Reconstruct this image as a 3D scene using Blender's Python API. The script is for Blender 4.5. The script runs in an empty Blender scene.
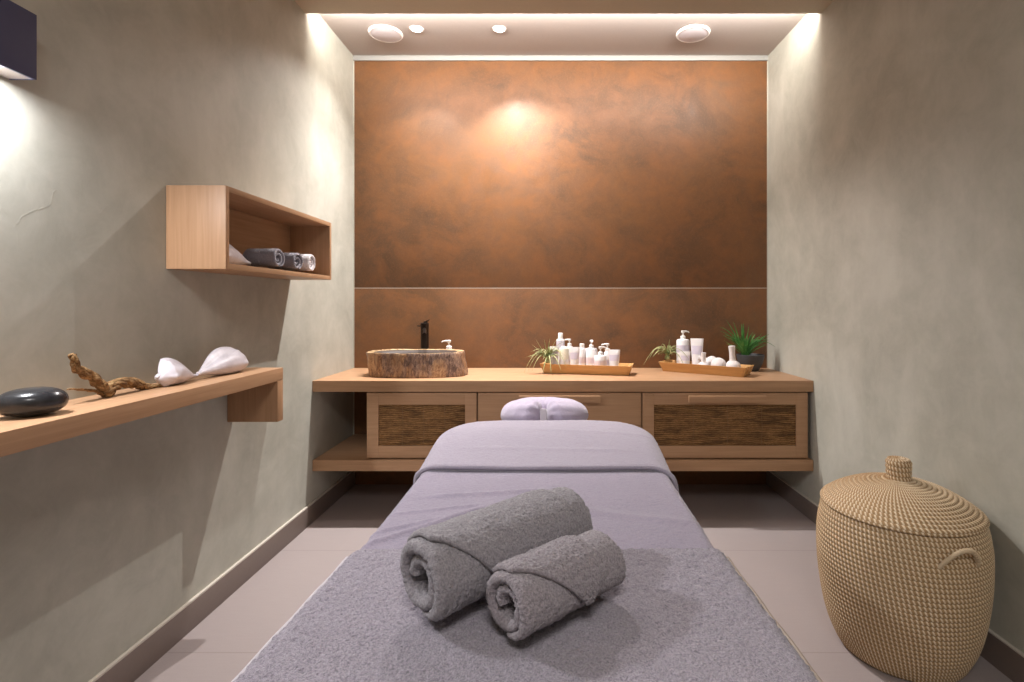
import bpy, bmesh, math, random
from math import pi, sin, cos, tan, atan2, sqrt, exp, floor
from mathutils import Vector, Matrix, noise
random.seed(7)
scn = bpy.context.scene
C = scn.collection
PI = pi
EYE = 1.2

# ------------------------------------------------------------------ materials
def lin(c):
    return tuple(((v/255.0)/12.92 if v/255.0 <= 0.04045 else ((v/255.0+0.055)/1.055)**2.4) for v in c)

class Mat:
    def __init__(s, name, rough=.6, spec=.5, metal=0, sheen=0):
        s.m = bpy.data.materials.new(name); s.m.use_nodes = True
        s.t = s.m.node_tree; s.b = s.t.nodes['Principled BSDF']
        s.b.inputs['Roughness'].default_value = rough
        s.b.inputs['Specular IOR Level'].default_value = spec
        s.b.inputs['Metallic'].default_value = metal
        if sheen:
            s.b.inputs['Sheen Weight'].default_value = sheen
            s.b.inputs['Sheen Roughness'].default_value = .5
    def n(s, t, **kw):
        nd = s.t.nodes.new(t)
        for k, v in kw.items():
            if k in nd.inputs: nd.inputs[k].default_value = v
            else: setattr(nd, k, v)
        return nd
    def l(s, a, b): s.t.links.new(a, b)
    def coords(s, scale=(1,1,1), kind='Object'):
        tc = s.n('ShaderNodeTexCoord'); mp = s.n('ShaderNodeMapping')
        mp.inputs['Scale'].default_value = scale
        s.l(tc.outputs[kind], mp.inputs['Vector']); return mp.outputs[0]
    def noise(s, vec, scale, detail=4, rough=.55, dist=0):
        nd = s.n('ShaderNodeTexNoise')
        nd.inputs['Scale'].default_value = scale; nd.inputs['Detail'].default_value = detail
        nd.inputs['Roughness'].default_value = rough; nd.inputs['Distortion'].default_value = dist
        s.l(vec, nd.inputs['Vector']); return nd.outputs['Fac']
    def ramp(s, fac, stops, interp='LINEAR'):
        r = s.n('ShaderNodeValToRGB'); r.color_ramp.interpolation = interp
        e = r.color_ramp.elements
        while len(e) < len(stops): e.new(.5)
        for i, (p, c) in enumerate(stops):
            e[i].position = p; e[i].color = (c[0], c[1], c[2], 1)
        s.l(fac, r.inputs[0]); return r.outputs['Color']
    def mix(s, fac, a, b, mode='MIX'):
        m = s.n('ShaderNodeMix', data_type='RGBA', blend_type=mode)
        if isinstance(fac, (int, float)): m.inputs[0].default_value = fac
        else: s.l(fac, m.inputs[0])
        for i, x in ((6, a), (7, b)):
            if isinstance(x, tuple): m.inputs[i].default_value = (x[0], x[1], x[2], 1)
            else: s.l(x, m.inputs[i])
        return m.outputs[2]
    def math(s, op, a, b=0.0):
        m = s.n('ShaderNodeMath', operation=op)
        for i, x in enumerate((a, b)):
            if isinstance(x, (int, float)): m.inputs[i].default_value = x
            else: s.l(x, m.inputs[i])
        return m.outputs[0]
    def color(s, c):
        if isinstance(c, tuple): s.b.inputs['Base Color'].default_value = (c[0], c[1], c[2], 1)
        else: s.l(c, s.b.inputs['Base Color'])
        return s
    def bump(s, h, strength=.3, dist=.01):
        bp = s.n('ShaderNodeBump'); bp.inputs['Strength'].default_value = strength
        bp.inputs['Distance'].default_value = dist
        s.l(h, bp.inputs['Height']); s.l(bp.outputs[0], s.b.inputs['Normal']); return s

def plain(name, c, rough=.5, metal=0, spec=.5, sheen=0):
    m = Mat(name, rough, spec, metal, sheen)
    v = m.coords(); f = m.noise(v, 60, 3)
    d = tuple(x*.90 for x in c)
    m.color(m.mix(f, c, d)); return m.m

def wood(name, axis, light, dark, rough=.45):
    m = Mat(name, rough, .35)
    sc = {'x': (1.2, 30, 30), 'y': (30, 1.2, 30), 'z': (30, 30, 1.2)}[axis]
    v = m.coords(sc); f1 = m.noise(v, 2.2, 6, .6, .5)
    sc2 = tuple(k*4 if k > 2 else k*2.2 for k in sc)
    v2 = m.coords(sc2); f2 = m.noise(v2, 2.0, 3, .6)
    c = m.ramp(f1, [(.3, dark), (.5, tuple((a+b)/2 for a, b in zip(light, dark))), (.68, light)])
    c = m.mix(m.math('MULTIPLY', f2, .45), c, tuple(x*.72 for x in dark))
    m.color(c).bump(f2, .12, .001); return m.m

OAK_L, OAK_D = (.50, .300, .172), (.39, .220, .118)
M = {}
for ax in 'xyz': M['oak_'+ax] = wood('oak_'+ax, ax, OAK_L, OAK_D)
M['bamboo'] = wood('tray_wood', 'x', (.74, .43, .17), (.56, .29, .10), .4)
M['bamboo_dark'] = wood('tray_slot_shade', 'x', (.22, .10, .04), (.12, .05, .02), .5)  # dark tone painted as shade inside the tray end slots

def plaster(name, a, b, c):
    m = Mat(name, .62, .35)
    v = m.coords(); f1 = m.noise(v, 1.3, 7, .62, .6)
    v2 = m.coords((3.2, 3.2, .9)); f2 = m.noise(v2, 1.6, 5, .6, .3)
    f3 = m.noise(v, 7, 7, .72, .5)
    col = m.ramp(f1, [(.36, a), (.5, b), (.62, c)])
    col = m.mix(m.math('MULTIPLY', m.ramp(f2, [(.36, (0,0,0)), (.64, (1,1,1))]), .45), col, tuple(x*.80 for x in b))
    col = m.mix(m.math('MULTIPLY', m.ramp(f3, [(.38, (0,0,0)), (.65, (1,1,1))]), .30), col, tuple(x*1.15 for x in c))
    h = m.math('ADD', f1, m.math('MULTIPLY', f3, .35))
    m.color(col).bump(h, .13, .012); return m.m
M['plaster'] = plaster('trowelled_plaster', (.36, .352, .300), (.435, .427, .367), (.51, .50, .44))
M['paint'] = plain('ceiling_paint', (.46, .405, .375), .8)
M['paint_low'] = plain('lowered_ceiling_paint', (.50, .44, .34), .8)
M['white_trim'] = plain('white_trim', (.32, .31, .29), .6)

m = Mat('rust_cladding', .5, .4)
v = m.coords(); f1 = m.noise(v, 1.5, 8, .68, .9); f2 = m.noise(v, 12, 6, .7, .5); f3 = m.noise(v, 90, 3, .7)
v4 = m.coords((1, 1, 1.25)); f4 = m.noise(v4, 3.4, 8, .68, .7)
col = m.ramp(f1, [(.30, (.074, .036, .017)), (.46, (.125, .056, .022)), (.60, (.18, .077, .027)), (.74, (.125, .074, .043))])
col = m.mix(m.ramp(f4, [(.42, (0,0,0)), (.62, (1,1,1))]), col, (.19, .076, .025))
col = m.mix(m.math('MULTIPLY', m.ramp(f2, [(.40, (0,0,0)), (.66, (1,1,1))]), .45), col, (.105, .056, .031))
col = m.mix(m.math('MULTIPLY', m.ramp(f3, [(.5, (0,0,0)), (.7, (1,1,1))]), .35), col, (.20, .105, .05))
m.color(col).bump(m.math('ADD', f2, m.math('MULTIPLY', f3, .5)), .10, .004)
m.l(m.ramp(f2, [(.3, (.42,.42,.42)), (.7, (.60,.60,.60))]), m.b.inputs['Roughness'])
M['rust'] = m.m
M['grout'] = plain('grout_line', (.55, .47, .40), .7)

m = Mat('floor_tile', .42, .4)
tc = m.n('ShaderNodeTexCoord'); sx = m.n('ShaderNodeSeparateXYZ'); m.l(tc.outputs['Object'], sx.inputs[0])
fy = m.math('FRACT', m.math('DIVIDE', m.math('ADD', sx.outputs['Y'], -1.805+7.5), .75))
fx = m.math('FRACT', m.math('DIVIDE', m.math('ADD', sx.outputs['X'], 9.0), 1.5))
gy = m.math('LESS_THAN', fy, .0045); gx = m.math('LESS_THAN', fx, .0022)
g = m.math('MULTIPLY', m.math('MAXIMUM', gy, gx), .45)
v = m.coords(); f1 = m.noise(v, 220, 3, .7); f2 = m.noise(v, 3, 5, .6); vs = m.coords((5, 60, 1)); f3 = m.noise(vs, 2, 4, .6)
col = m.mix(f1, (.40, .345, .342), (.32, .275, .270))
col = m.mix(m.math('MULTIPLY', f2, .4), col, (.42, .36, .345))
col = m.mix(m.math('MULTIPLY', f3, .25), col, (.25, .21, .20))
m.color(m.mix(g, col, (.15, .125, .115))).bump(f1, .12, .002)
M['floor'] = m.m
M['base'] = plain('baseboard_tile', (.20, .155, .135), .5)
M['base_cap'] = plain('baseboard_cap', (.62, .57, .50), .6)

def terry(name, a, b, scale=260, bs=.6, sheen=.35, big=18):
    m = Mat(name, .95, .1, 0, sheen)
    v = m.coords(); f1 = m.noise(v, scale, 3, .75); f2 = m.noise(v, big, 4, .6); f3 = m.noise(v, scale*.35, 3, .6)
    c = m.ramp(f1, [(.33, b), (.62, a)])
    c = m.mix(m.math('MULTIPLY', f2, .30), c, tuple(x*.78 for x in b))
    h = m.math('ADD', f1, m.math('MULTIPLY', f3, 1.2))
    m.color(c).bump(h, bs, .004); return m.m
M['terry_near'] = terry('terry_towel_pile', (.49, .435, .52), (.19, .17, .205), 300, 1.0)
M['terry_far'] = terry('terry_blanket', (.345, .302, .385), (.245, .215, .276), 330, .5, .3, 9)
M['terry_over'] = terry('terry_overlay', (.40, .358, .432), (.30, .268, .326), 330, .5, .3, 9)
M['terry_lilac'] = terry('terry_cradle_cover', (.49, .43, .55), (.39, .345, .44), 300, .4)
M['terry_grey'] = terry('terry_grey_roll', (.44, .405, .445), (.20, .182, .202), 300, 1.0)
M['terry_mauve'] = terry('terry_mauve_roll', (.45, .395, .435), (.20, .174, .193), 300, 1.0)
M['terry_slate'] = terry('terry_slate', (.27, .25, .29), (.18, .17, .20), 260, .7)
M['terry_white'] = terry('terry_white', (.78, .74, .76), (.62, .58, .60), 260, .5)
M['hem'] = terry('woven_hem', (.62, .58, .62), (.52, .48, .52), 500, .3)
M['cushion'] = plain('cushion_vinyl', (.32, .25, .20), .45)
M['black_metal'] = plain('dark_bronze_metal', (.035, .026, .022), .35, .8)
M['steel'] = plain('table_frame_metal', (.25, .25, .26), .35, .8)
M['sconce'] = plain('sconce_dark_blue', (.050, .056, .125), .6)
M['sconce_in'] = plain('sconce_inner_face', (.35, .30, .29), .6)
M['dark_gap'] = plain('shadow_gap_dark', (.05, .035, .025), .8)
M['speaker_white'] = plain('speaker_white', (.80, .76, .74), .6)
M['grille'] = plain('speaker_grille', (.70, .66, .70), .7)
M['bottle_white'] = plain('bottle_white', (.82, .79, .80), .35)
M['bottle_cream'] = plain('bottle_cream', (.78, .72, .58), .4)
M['label_grey'] = plain('label_grey', (.66, .61, .72), .5)
M['label_pink'] = plain('label_pink', (.76, .66, .70), .5)
M['cap_white'] = plain('cap_white', (.86, .83, .80), .3)
M['cotton'] = terry('cotton_wrap', (.78, .73, .72), (.66, .61, .60), 400, .3)
M['pot'] = plain('pot_grey', (.06, .062, .068), .6)
M['soil'] = plain('potting_soil', (.04, .028, .02), .9)
M['drain'] = plain('drain_chrome', (.6, .6, .6), .2, 1)

m = Mat('leaf_green', .5, .4)
v = m.coords(); f = m.noise(v, 22, 3)
m.color(m.ramp(f, [(.3, (.03, .13, .025)), (.55, (.07, .24, .05)), (.75, (.20, .36, .09))])); M['leaf'] = m.m
m = Mat('air_plant_leaf', .6, .3)
v = m.coords(); f = m.noise(v, 25, 3)
m.color(m.ramp(f, [(.3, (.13, .19, .07)), (.5, (.32, .34, .15)), (.72, (.55, .47, .25))])); M['airleaf'] = m.m

m = Mat('black_stone', .22, .5)
v = m.coords(); f = m.noise(v, 14, 5, .6)
m.color(m.ramp(f, [(.35, (.012, .012, .015)), (.6, (.030, .030, .033)), (.8, (.06, .055, .05))])); M['stone'] = m.m

m = Mat('driftwood_bark', .8, .2)
v = m.coords((1, .35, 1)); f = m.noise(v, 70, 6, .75, 1.0)
m.color(m.ramp(f, [(.35, (.055, .026, .012)), (.5, (.22, .12, .05)), (.65, (.47, .31, .15))])).bump(f, .9, .004); M['drift'] = m.m
m = Mat('sea_shell', .38, .5)
v = m.coords(); f = m.noise(v, 18, 5, .6, .4)
m.color(m.ramp(f, [(.35, (.66, .62, .66)), (.7, (.52, .47, .50))])).bump(m.noise(v, 60, 3), .25, .003); M['shell'] = m.m

m = Mat('petrified_wood', .38, .5)
v = m.coords((1, 1, .38)); f1 = m.noise(v, 30, 8, .8, 1.4); v2 = m.coords((1, 1, .5)); f2 = m.noise(v2, 7, 5, .6, 1.0); f3 = m.noise(v, 75, 4, .8, .6)
c = m.ramp(f1, [(.36, (.07, .035, .022)), (.46, (.30, .155, .078)), (.55, (.50, .31, .17)), (.68, (.72, .52, .32))])
c = m.mix(m.ramp(f2, [(.46, (0,0,0)), (.58, (1,1,1))]), c, m.ramp(f3, [(.35, (.05, .030, .025)), (.5, (.20, .125, .10)), (.66, (.48, .34, .25))]))
m.color(c).bump(f1, .6, .01); M['petrified'] = m.m
m = Mat('cut_stone_rim', .22, .5)
v = m.coords(); f1 = m.noise(v, 18, 5, .7, 1.0)
m.color(m.ramp(f1, [(.38, (.10, .055, .03)), (.5, (.50, .34, .18)), (.65, (.70, .52, .32))])); M['rim'] = m.m
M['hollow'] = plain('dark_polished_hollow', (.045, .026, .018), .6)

m = Mat('woven_hyacinth', .75, .2)
v = m.coords((1, 1, 1)); wob = m.noise(v, 14, 3)
tc = m.n('ShaderNodeTexCoord'); sx = m.n('ShaderNodeSeparateXYZ'); m.l(tc.outputs['Object'], sx.inputs[0])
z2 = m.math('ADD', sx.outputs['Z'], m.math('MULTIPLY', wob, .02))
row = m.math('ABSOLUTE', m.math('SINE', m.math('MULTIPLY', z2, 300)))
v2 = m.coords((.45, 1, 1.6)); f2 = m.noise(v2, 150, 5, .8, .8); v3 = m.coords((.25, 1, 1.3)); f3 = m.noise(v3, 26, 4, .65, .6)
h = m.math('ADD', m.math('MULTIPLY', row, .35), f2)
c = m.ramp(h, [(.38, (.04, .018, .008)), (.62, (.19, .088, .033)), (.95, (.46, .26, .105))])
c = m.mix(m.ramp(f3, [(.42, (0,0,0)), (.65, (.75,.75,.75))]), c, (.055, .028, .013))
m.color(c).bump(h, 1.0, .006); M['woven'] = m.m

m = Mat('basket_coil', .7, .25)
uv = m.n('ShaderNodeTexCoord'); su = m.n('ShaderNodeSeparateXYZ'); m.l(uv.outputs['UV'], su.inputs[0])
# u = stitch index, v = coil row index ; stitches lean and step row by row
U = su.outputs['X']; V = su.outputs['Y']
fv = m.math('FRACT', V)
st = m.math('FRACT', m.math('ADD', U, m.math('MULTIPLY', fv, .35)))
d = m.math('ABSOLUTE', m.math('SUBTRACT', st, .5))
stitch = m.math('LESS_THAN', d, .20)
v = m.coords(); f = m.noise(v, 120, 3, .7); fb = m.noise(v, 5, 3)
core = m.mix(f, (.44, .275, .14), (.26, .15, .072))
thr = m.mix(f, (.84, .72, .54), (.68, .54, .37))
c = m.mix(stitch, core, thr)
c = m.mix(m.math('MULTIPLY', fb, .3), c, (.48, .33, .16))
edge = m.math('POWER', m.math('ABSOLUTE', m.math('SUBTRACT', m.math('MULTIPLY', fv, 2), 1)), 8)
c = m.mix(m.math('MULTIPLY', edge, .6), c, (.13, .07, .032))
m.color(c).bump(f, .4, .002); M['basket'] = m.m

def emis(name, c, s):
    m = Mat(name, .5); m.color(c)
    m.b.inputs['Emission Color'].default_value = (c[0], c[1], c[2], 1)
    m.b.inputs['Emission Strength'].default_value = s; return m.m
M['lamp'] = emis('lamp_lens', (1, .95, .86), 14)
M['led'] = emis('led_strip_diffuser', (1, .90, .76), 6)
M['fill_emitter'] = emis('fill_diffuser', (1, .95, .9), 1.5)  # glowing face of the added fill panel
M['lamp_cool'] = emis('sconce_diffuser', (1, .96, .93), 10)

# ------------------------------------------------------------------ mesh helpers
def link(name, me, mat, parent=None, mods=None):
    o = bpy.data.objects.new(name, me); C.objects.link(o)
    if mat:
        for mm in (mat if isinstance(mat, (list, tuple)) else [mat]): me.materials.append(mm)
    if parent: o.parent = parent
    return o
def root_loc(p):
    v = Vector((0,0,0))
    while p is not None: v += p.location; p = p.parent
    return v
def finish(name, bm, mat, parent=None, world=True, smooth=True, angle=40):
    bmesh.ops.recalc_face_normals(bm, faces=bm.faces)
    me = bpy.data.meshes.new(name); bm.to_mesh(me); bm.free()
    if parent is not None and world: me.transform(Matrix.Translation(-root_loc(parent)))
    if smooth:
        me.shade_smooth()
        if angle:
            me.set_sharp_from_angle(angle=math.radians(angle))
    return link(name, me, mat, parent)
def fv(name, V, F, mat, parent=None, world=True, smooth=True, angle=None, uv=None, recalc=True):
    me = bpy.data.meshes.new(name); me.from_pydata([tuple(v) for v in V], [], F); me.update()
    if uv is not None:
        ul = me.uv_layers.new(name='UVMap')
        i = 0
        for poly_uv in uv:
            for q in poly_uv:
                ul.data[i].uv = q; i += 1
    if parent is not None and world: me.transform(Matrix.Translation(-root_loc(parent)))
    if smooth:
        me.shade_smooth()
        if angle: me.set_sharp_from_angle(angle=math.radians(angle))
    return link(name, me, mat, parent)
def box(bm, x0, x1, y0, y1, z0, z1, bev=0, mi=0):
    vs = [bm.verts.new(p) for p in ((x0,y0,z0),(x1,y0,z0),(x1,y1,z0),(x0,y1,z0),(x0,y0,z1),(x1,y0,z1),(x1,y1,z1),(x0,y1,z1))]
    fs = [bm.faces.new([vs[i] for i in q]) for q in ((0,3,2,1),(4,5,6,7),(0,1,5,4),(1,2,6,5),(2,3,7,6),(3,0,4,7))]
    for f in fs: f.material_index = mi
    if bev:
        es = list({e for f in fs for e in f.edges})
        bmesh.ops.bevel(bm, geom=es, offset=bev, segments=2, affect='EDGES', profile=.6)
def boxo(name, dims, mat, parent=None, bev=.0015, world=True):
    bm = bmesh.new(); box(bm, *dims, bev=bev)
    return finish(name, bm, mat, parent, world)
def lathe(bm, prof, cx=0, cy=0, cz=0, seg=28, sx=1, sy=1, mi=0, close=True):
    rings = []
    for r, z in prof:
        if r < 1e-5: rings.append([bm.verts.new((cx, cy, cz+z))])
        else: rings.append([bm.verts.new((cx+r*sx*cos(2*PI*k/seg), cy+r*sy*sin(2*PI*k/seg), cz+z)) for k in range(seg)])
    for a, b in zip(rings, rings[1:]):
        for k in range(seg):
            k2 = (k+1) % seg
            if len(a) == 1 and len(b) == 1: continue
            if len(a) == 1: f = bm.faces.new((a[0], b[k], b[k2]))
            elif len(b) == 1: f = bm.faces.new((a[k], b[0], a[k2]))
            else: f = bm.faces.new((a[k], b[k], b[k2], a[k2]))
            f.material_index = mi
def tube(bm, pts, rad, seg=8, caps=True, twist=0, flat=1):
    pts = [Vector(p) for p in pts]; n = len(pts)
    rad = rad if isinstance(rad, (list, tuple)) else [rad]*n
    rings = []; up = Vector((0, 0, 1))
    prev = None
    for i, p in enumerate(pts):
        t = (pts[min(i+1, n-1)] - pts[max(i-1, 0)]).normalized()
        if prev is None:
            a = t.cross(up)
            if a.length < 1e-3: a = t.cross(Vector((1, 0, 0)))
            a.normalize()
        else:
            a = prev - t*prev.dot(t); a.normalize()
        prev = a; b = t.cross(a)
        rings.append([bm.verts.new(p + a*(rad[i]*cos(2*PI*k/seg)) + b*(rad[i]*flat*sin(2*PI*k/seg))) for k in range(seg)])
    for A, B in zip(rings, rings[1:]):
        for k in range(seg): bm.faces.new((A[k], A[(k+1)%seg], B[(k+1)%seg], B[k]))
    if caps:
        bm.faces.new(rings[0][::-1]); bm.faces.new(rings[-1])
def smooth_path(pts, n=6):
    pts = [Vector(p) for p in pts]; out = []
    for i in range(len(pts)-1):
        p0 = pts[max(i-1, 0)]; p1 = pts[i]; p2 = pts[i+1]; p3 = pts[min(i+2, len(pts)-1)]
        for k in range(n):
            t = k/n
            out.append(.5*((2*p1)+(-p0+p2)*t+(2*p0-5*p1+4*p2-p3)*t*t+(-p0+3*p1-3*p2+p3)*t*t*t))
    out.append(pts[-1]); return out

def thing(name, label, cat, loc=(0,0,0), rz=0, group=None):
    o = bpy.data.objects.new(name, None); C.objects.link(o)
    o.empty_display_size = .05
    o.location = loc; o.rotation_euler = (0, 0, rz); o['label'] = label; o['category'] = cat
    if group: o['group'] = group
    return o
def tag(o, label, cat, group=None, kind=None):
    o['label'] = label; o['category'] = cat
    if group: o['group'] = group
    if kind: o['kind'] = kind
    return o
def struct(o, label=None):
    o['kind'] = 'structure'
    if label: o['label'] = label
    return o
def sstep(a, b, x):
    t = max(0, min(1, (x-a)/(b-a))); return t*t*(3-2*t)

# ------------------------------------------------------------------ room
XL, XR0, YB, YF = -1.36, 1.395, 3.5, -1.6
ZC, ZS, YS = 2.85, 2.765, 2.83
def xr(y): return XR0 + .035*(YB-y)
struct(boxo('floor', (-1.6, 1.8, YF-.1, YB+.1, -.08, 0), M['floor'], bev=0))
struct(boxo('wall_left', (XL-.12, XL, YF-.1, YB+.1, 0, ZC+.05), M['plaster'], bev=0))
def slab(name, y0, y1, z0, z1, off0, off1, mat):
    V = []
    for z in (z0, z1):
        V += [(xr(y0)+off0, y0, z), (xr(y1)+off0, y1, z), (xr(y1)+off1, y1, z), (xr(y0)+off1, y0, z)]
    F = [(0,1,2,3), (7,6,5,4), (0,4,5,1), (1,5,6,2), (2,6,7,3), (3,7,4,0)]
    bm = bmesh.new(); vs = [bm.verts.new(v) for v in V]
    for f in F: bm.faces.new([vs[i] for i in f])
    return finish(name, bm, mat)
struct(slab('wall_right', YF-.1, YB+.1, 0, ZC+.05, 0, .12, M['plaster']))
struct(boxo('wall_front', (-1.48, 1.8, YF-.12, YF, 0, ZC+.05), M['plaster'], bev=0))
wb = struct(boxo('wall_back', (-1.48, 1.52, YB, YB+.12, 0, ZC+.05), M['white_trim'], bev=0))
pz = 1.307
boxo('rust_panel', (XL+.006, XR0-.006, YB-.010, YB-.0005, .0, pz-.003), M['rust'], wb, bev=.001)
boxo('rust_panel', (XL+.006, XR0-.006, YB-.010, YB-.0005, pz+.001, 2.815), M['rust'], wb, bev=.001)
boxo('panel_seam', (XL+.006, XR0-.006, YB-.0103, YB-.0005, pz-.0028, pz+.0008), M['grout'], wb, bev=0)
struct(boxo('trim_1', (XL, XR0, YB-.016, YB-.0005, 2.817, ZC), M['white_trim'], bev=.001))
struct(boxo('trim_2', (XR0-.006, XR0, YB-.013, YB-.0005, .1, 2.815), M['plaster'], bev=0))
struct(boxo('trim_3', (XL, XL+.006, YB-.013, YB-.0005, .1, 2.815), M['plaster'], bev=0))
struct(boxo('ceiling', (-1.48, 1.8, YS-.35, YB+.1, ZC, ZC+.08), M['paint'], bev=0))
struct(boxo('ceiling', (-1.48, 1.8, YF-.1, YS, ZS, ZS+.02), M['paint_low'], bev=0))
# raised cove front: the back of the lowered ceiling is an open slot holding the light strip
struct(boxo('trim_4', (-1.48, 1.8, YS-.03, YS, ZS+.02, ZC), M['paint'], bev=0))
def basebd(name, side):
    b = bmesh.new()
    if side == 'l':
        box(b, XL, XL+.013, YF, YB-.011, 0, .100, .001)
        o = struct(finish(name, b, M['base'])); b = bmesh.new(); box(b, XL, XL+.012, YF, YB-.011, .1002, .108, .001)
        finish('top_edge', b, M['base_cap'], o)
    else:
        o = struct(slab(name, YF, YB-.011, 0, .100, -.013, 0, M['base']))
        c = slab('top_edge', YF, YB-.011, .1002, .105, -.012, 0, M['base_cap']); c.parent = o
basebd('baseboard_left', 'l'); basebd('baseboard_right', 'r')

# plaster ridge lines on the left wall, child of wall
wl = bpy.data.objects['wall_left']
def wpt(x, y):
    px = (558-x)/1.36; return (XL+.0002, 525/px, EYE+(304-y)/px)
for pl in ([(-30, 195), (0, 208), (8, 214), (16.5, 223), (20, 218), (27, 213), (38, 209), (47.6, 205.7), (52, 197), (56.8, 189.5), (67, 201), (80.6, 213), (90, 215), (99, 214), (106, 207), (112, 203), (119, 201)],
           [(42, 184), (49, 186), (56.8, 189.5)], [(14, 224), (17, 236), (18, 250)], [(80, 213), (86, 228), (88, 245)]):
    b = bmesh.new(); p = smooth_path([wpt(*q) for q in pl], 5)
    p = [q+Vector((0, noise.noise(q*40)*.004, noise.noise(q*40+Vector((9,9,9)))*.004)) for q in p]
    tube(b, p, [.0016*min(1, .3+4*min(i, len(p)-1-i)/len(p)) for i in range(len(p))], 6, flat=1)
    for vv in b.verts: vv.co.x = XL+(vv.co.x-XL)*.10
    finish('plaster_ridge', b, M['plaster'], wl)

# ------------------------------------------------------------------ ceiling fittings
def downlight(x, y, label):
    t = thing('recessed_downlight', label, 'ceiling light', (x, y, ZC), group='recessed downlights')
    b = bmesh.new(); lathe(b, [(.030, -.002), (.032, -.004), (.040, -.004), (.043, -.001), (.043, 0)], x, y, ZC, 36); finish('trim_ring', b, M['speaker_white'], t)
    b = bmesh.new(); lathe(b, [(0, -.0022), (.0302, -.0022), (.0302, -.0005)], x, y, ZC, 36); finish('lens', b, M['lamp'], t)
    return t
downlight(-.848, 3.15, 'small round glowing ceiling downlight next to the left round speaker')
downlight(-.352, 3.15, 'small round glowing ceiling downlight standing alone near the middle')
def speaker(x, y, label):
    t = thing('ceiling_speaker', label, 'ceiling speaker', (x, y, ZC), group='round ceiling speakers')
    b = bmesh.new(); lathe(b, [(.086, -.009), (.090, -.012), (.096, -.011), (.101, -.006), (.102, 0)], x, y, ZC, 48); finish('rim', b, M['speaker_white'], t)
    b = bmesh.new(); lathe(b, [(0, -.016), (.03, -.0155), (.06, -.014), (.08, -.0115), (.087, -.0095)], x, y, ZC, 48); finish('grille', b, M['grille'], t)
speaker(-1.05, 3.2, 'white round ceiling speaker on the left, beside a downlight')
speaker(.823, 3.2, 'white round ceiling speaker on the right side of the ceiling')
led = boxo('led_strip', (XL+.01, xr(YS)-.01, YS+.0005, YS+.010, ZS+.040, ZS+.056), M['led'], bev=.001)
tag(led, 'long warm light strip hidden behind the edge of the lowered ceiling', 'light strip')
def lamp(kind, name, loc, rot, energy, col, **kw):
    d = bpy.data.lights.new(name, kind); d.energy = energy; d.color = col
    for k, v in kw.items(): setattr(d, k, v)
    o = bpy.data.objects.new(name, d); C.objects.link(o); o.location = loc; o.rotation_euler = rot
    return o
WARM = (1, .83, .66)
for x, rot, eb, ec in ((-.848, (math.radians(-8), math.radians(3), 0), 38, 125), (-.352, (math.radians(-5), math.radians(-9), 0), 92, 150)):
    lamp('SPOT', 'downlight_beam', (x, 3.15, ZC-.012), rot, eb, (1, .96, .94), spot_size=math.radians(114), spot_blend=.55, shadow_soft_size=.012)
    lamp('SPOT', 'downlight_core', (x, 3.15, ZC-.012), rot, ec, (1, .96, .94), spot_size=math.radians(84), spot_blend=1.0, shadow_soft_size=.012)
lamp('AREA', 'led_strip_glow', ((XL+xr(YS))/2, YS+.014, ZS+.044), (math.radians(82), 0, 0), 24, (1, .94, .88), shape='RECTANGLE', size=2.70, size_y=.008)
lamp('AREA', 'led_strip_upglow', ((XL+xr(YS))/2, YS+.014, ZS+.050), (math.radians(135), 0, 0), 3, (1, .94, .90), shape='RECTANGLE', size=2.70, size_y=.008)

# wall sconce
t = thing('wall_sconce', 'dark blue box-shaped wall light shining down the left wall', 'wall light', (XL, 1.17, 1.75))
SX = -1.295; y0, y1, z0, z1 = 1.02, 1.305, 1.756, 1.918
boxo('front_plate', (SX-.006, SX, y0, y1, z0, z1), M['sconce'], t)
boxo('side_plate', (XL, SX-.006, y1-.006, y1, z0, z1), M['sconce'], t)
boxo('side_plate', (XL, SX-.006, y0, y0+.006, z0, z1), M['sconce'], t)
boxo('top_plate', (XL, SX-.006, y0+.006, y1-.006, z1-.006, z1), M['sconce'], t)
boxo('inner_baffle', (XL, SX-.006, y1-.070, y1-.006, z0+.001, z0+.006), M['sconce_in'], t, bev=0)
boxo('diffuser', (XL+.004, SX-.010, y0+.012, y1-.074, z0+.010, z0+.013), M['lamp_cool'], t, bev=0)
lamp('AREA', 'sconce_beam', (XL+.030, 1.125, z0-.002), (math.radians(0), math.radians(-8), 0), 13, (.95, .96, 1), shape='RECTANGLE', size=.045, size_y=.18)
# added fill panel under the lowered ceiling, unseen behind the camera, brightens the room
t = thing('added_fill_panel', 'square white fill panel added under the ceiling behind the viewer', 'ceiling light', (.1, -.75, ZS))
boxo('fill_frame', (-.32, .52, -1.17, -.33, ZS-.02, ZS-.0005), M['speaker_white'], t)
boxo('fill_diffuser', (-.30, .50, -1.15, -.35, ZS-.023, ZS-.0205), M['fill_emitter'], t, bev=0)
lamp('AREA', 'fill_glow', (.1, -.75, ZS-.03), (0, 0, 0), 24, (1, .96, .94), shape='SQUARE', size=.78)

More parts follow.
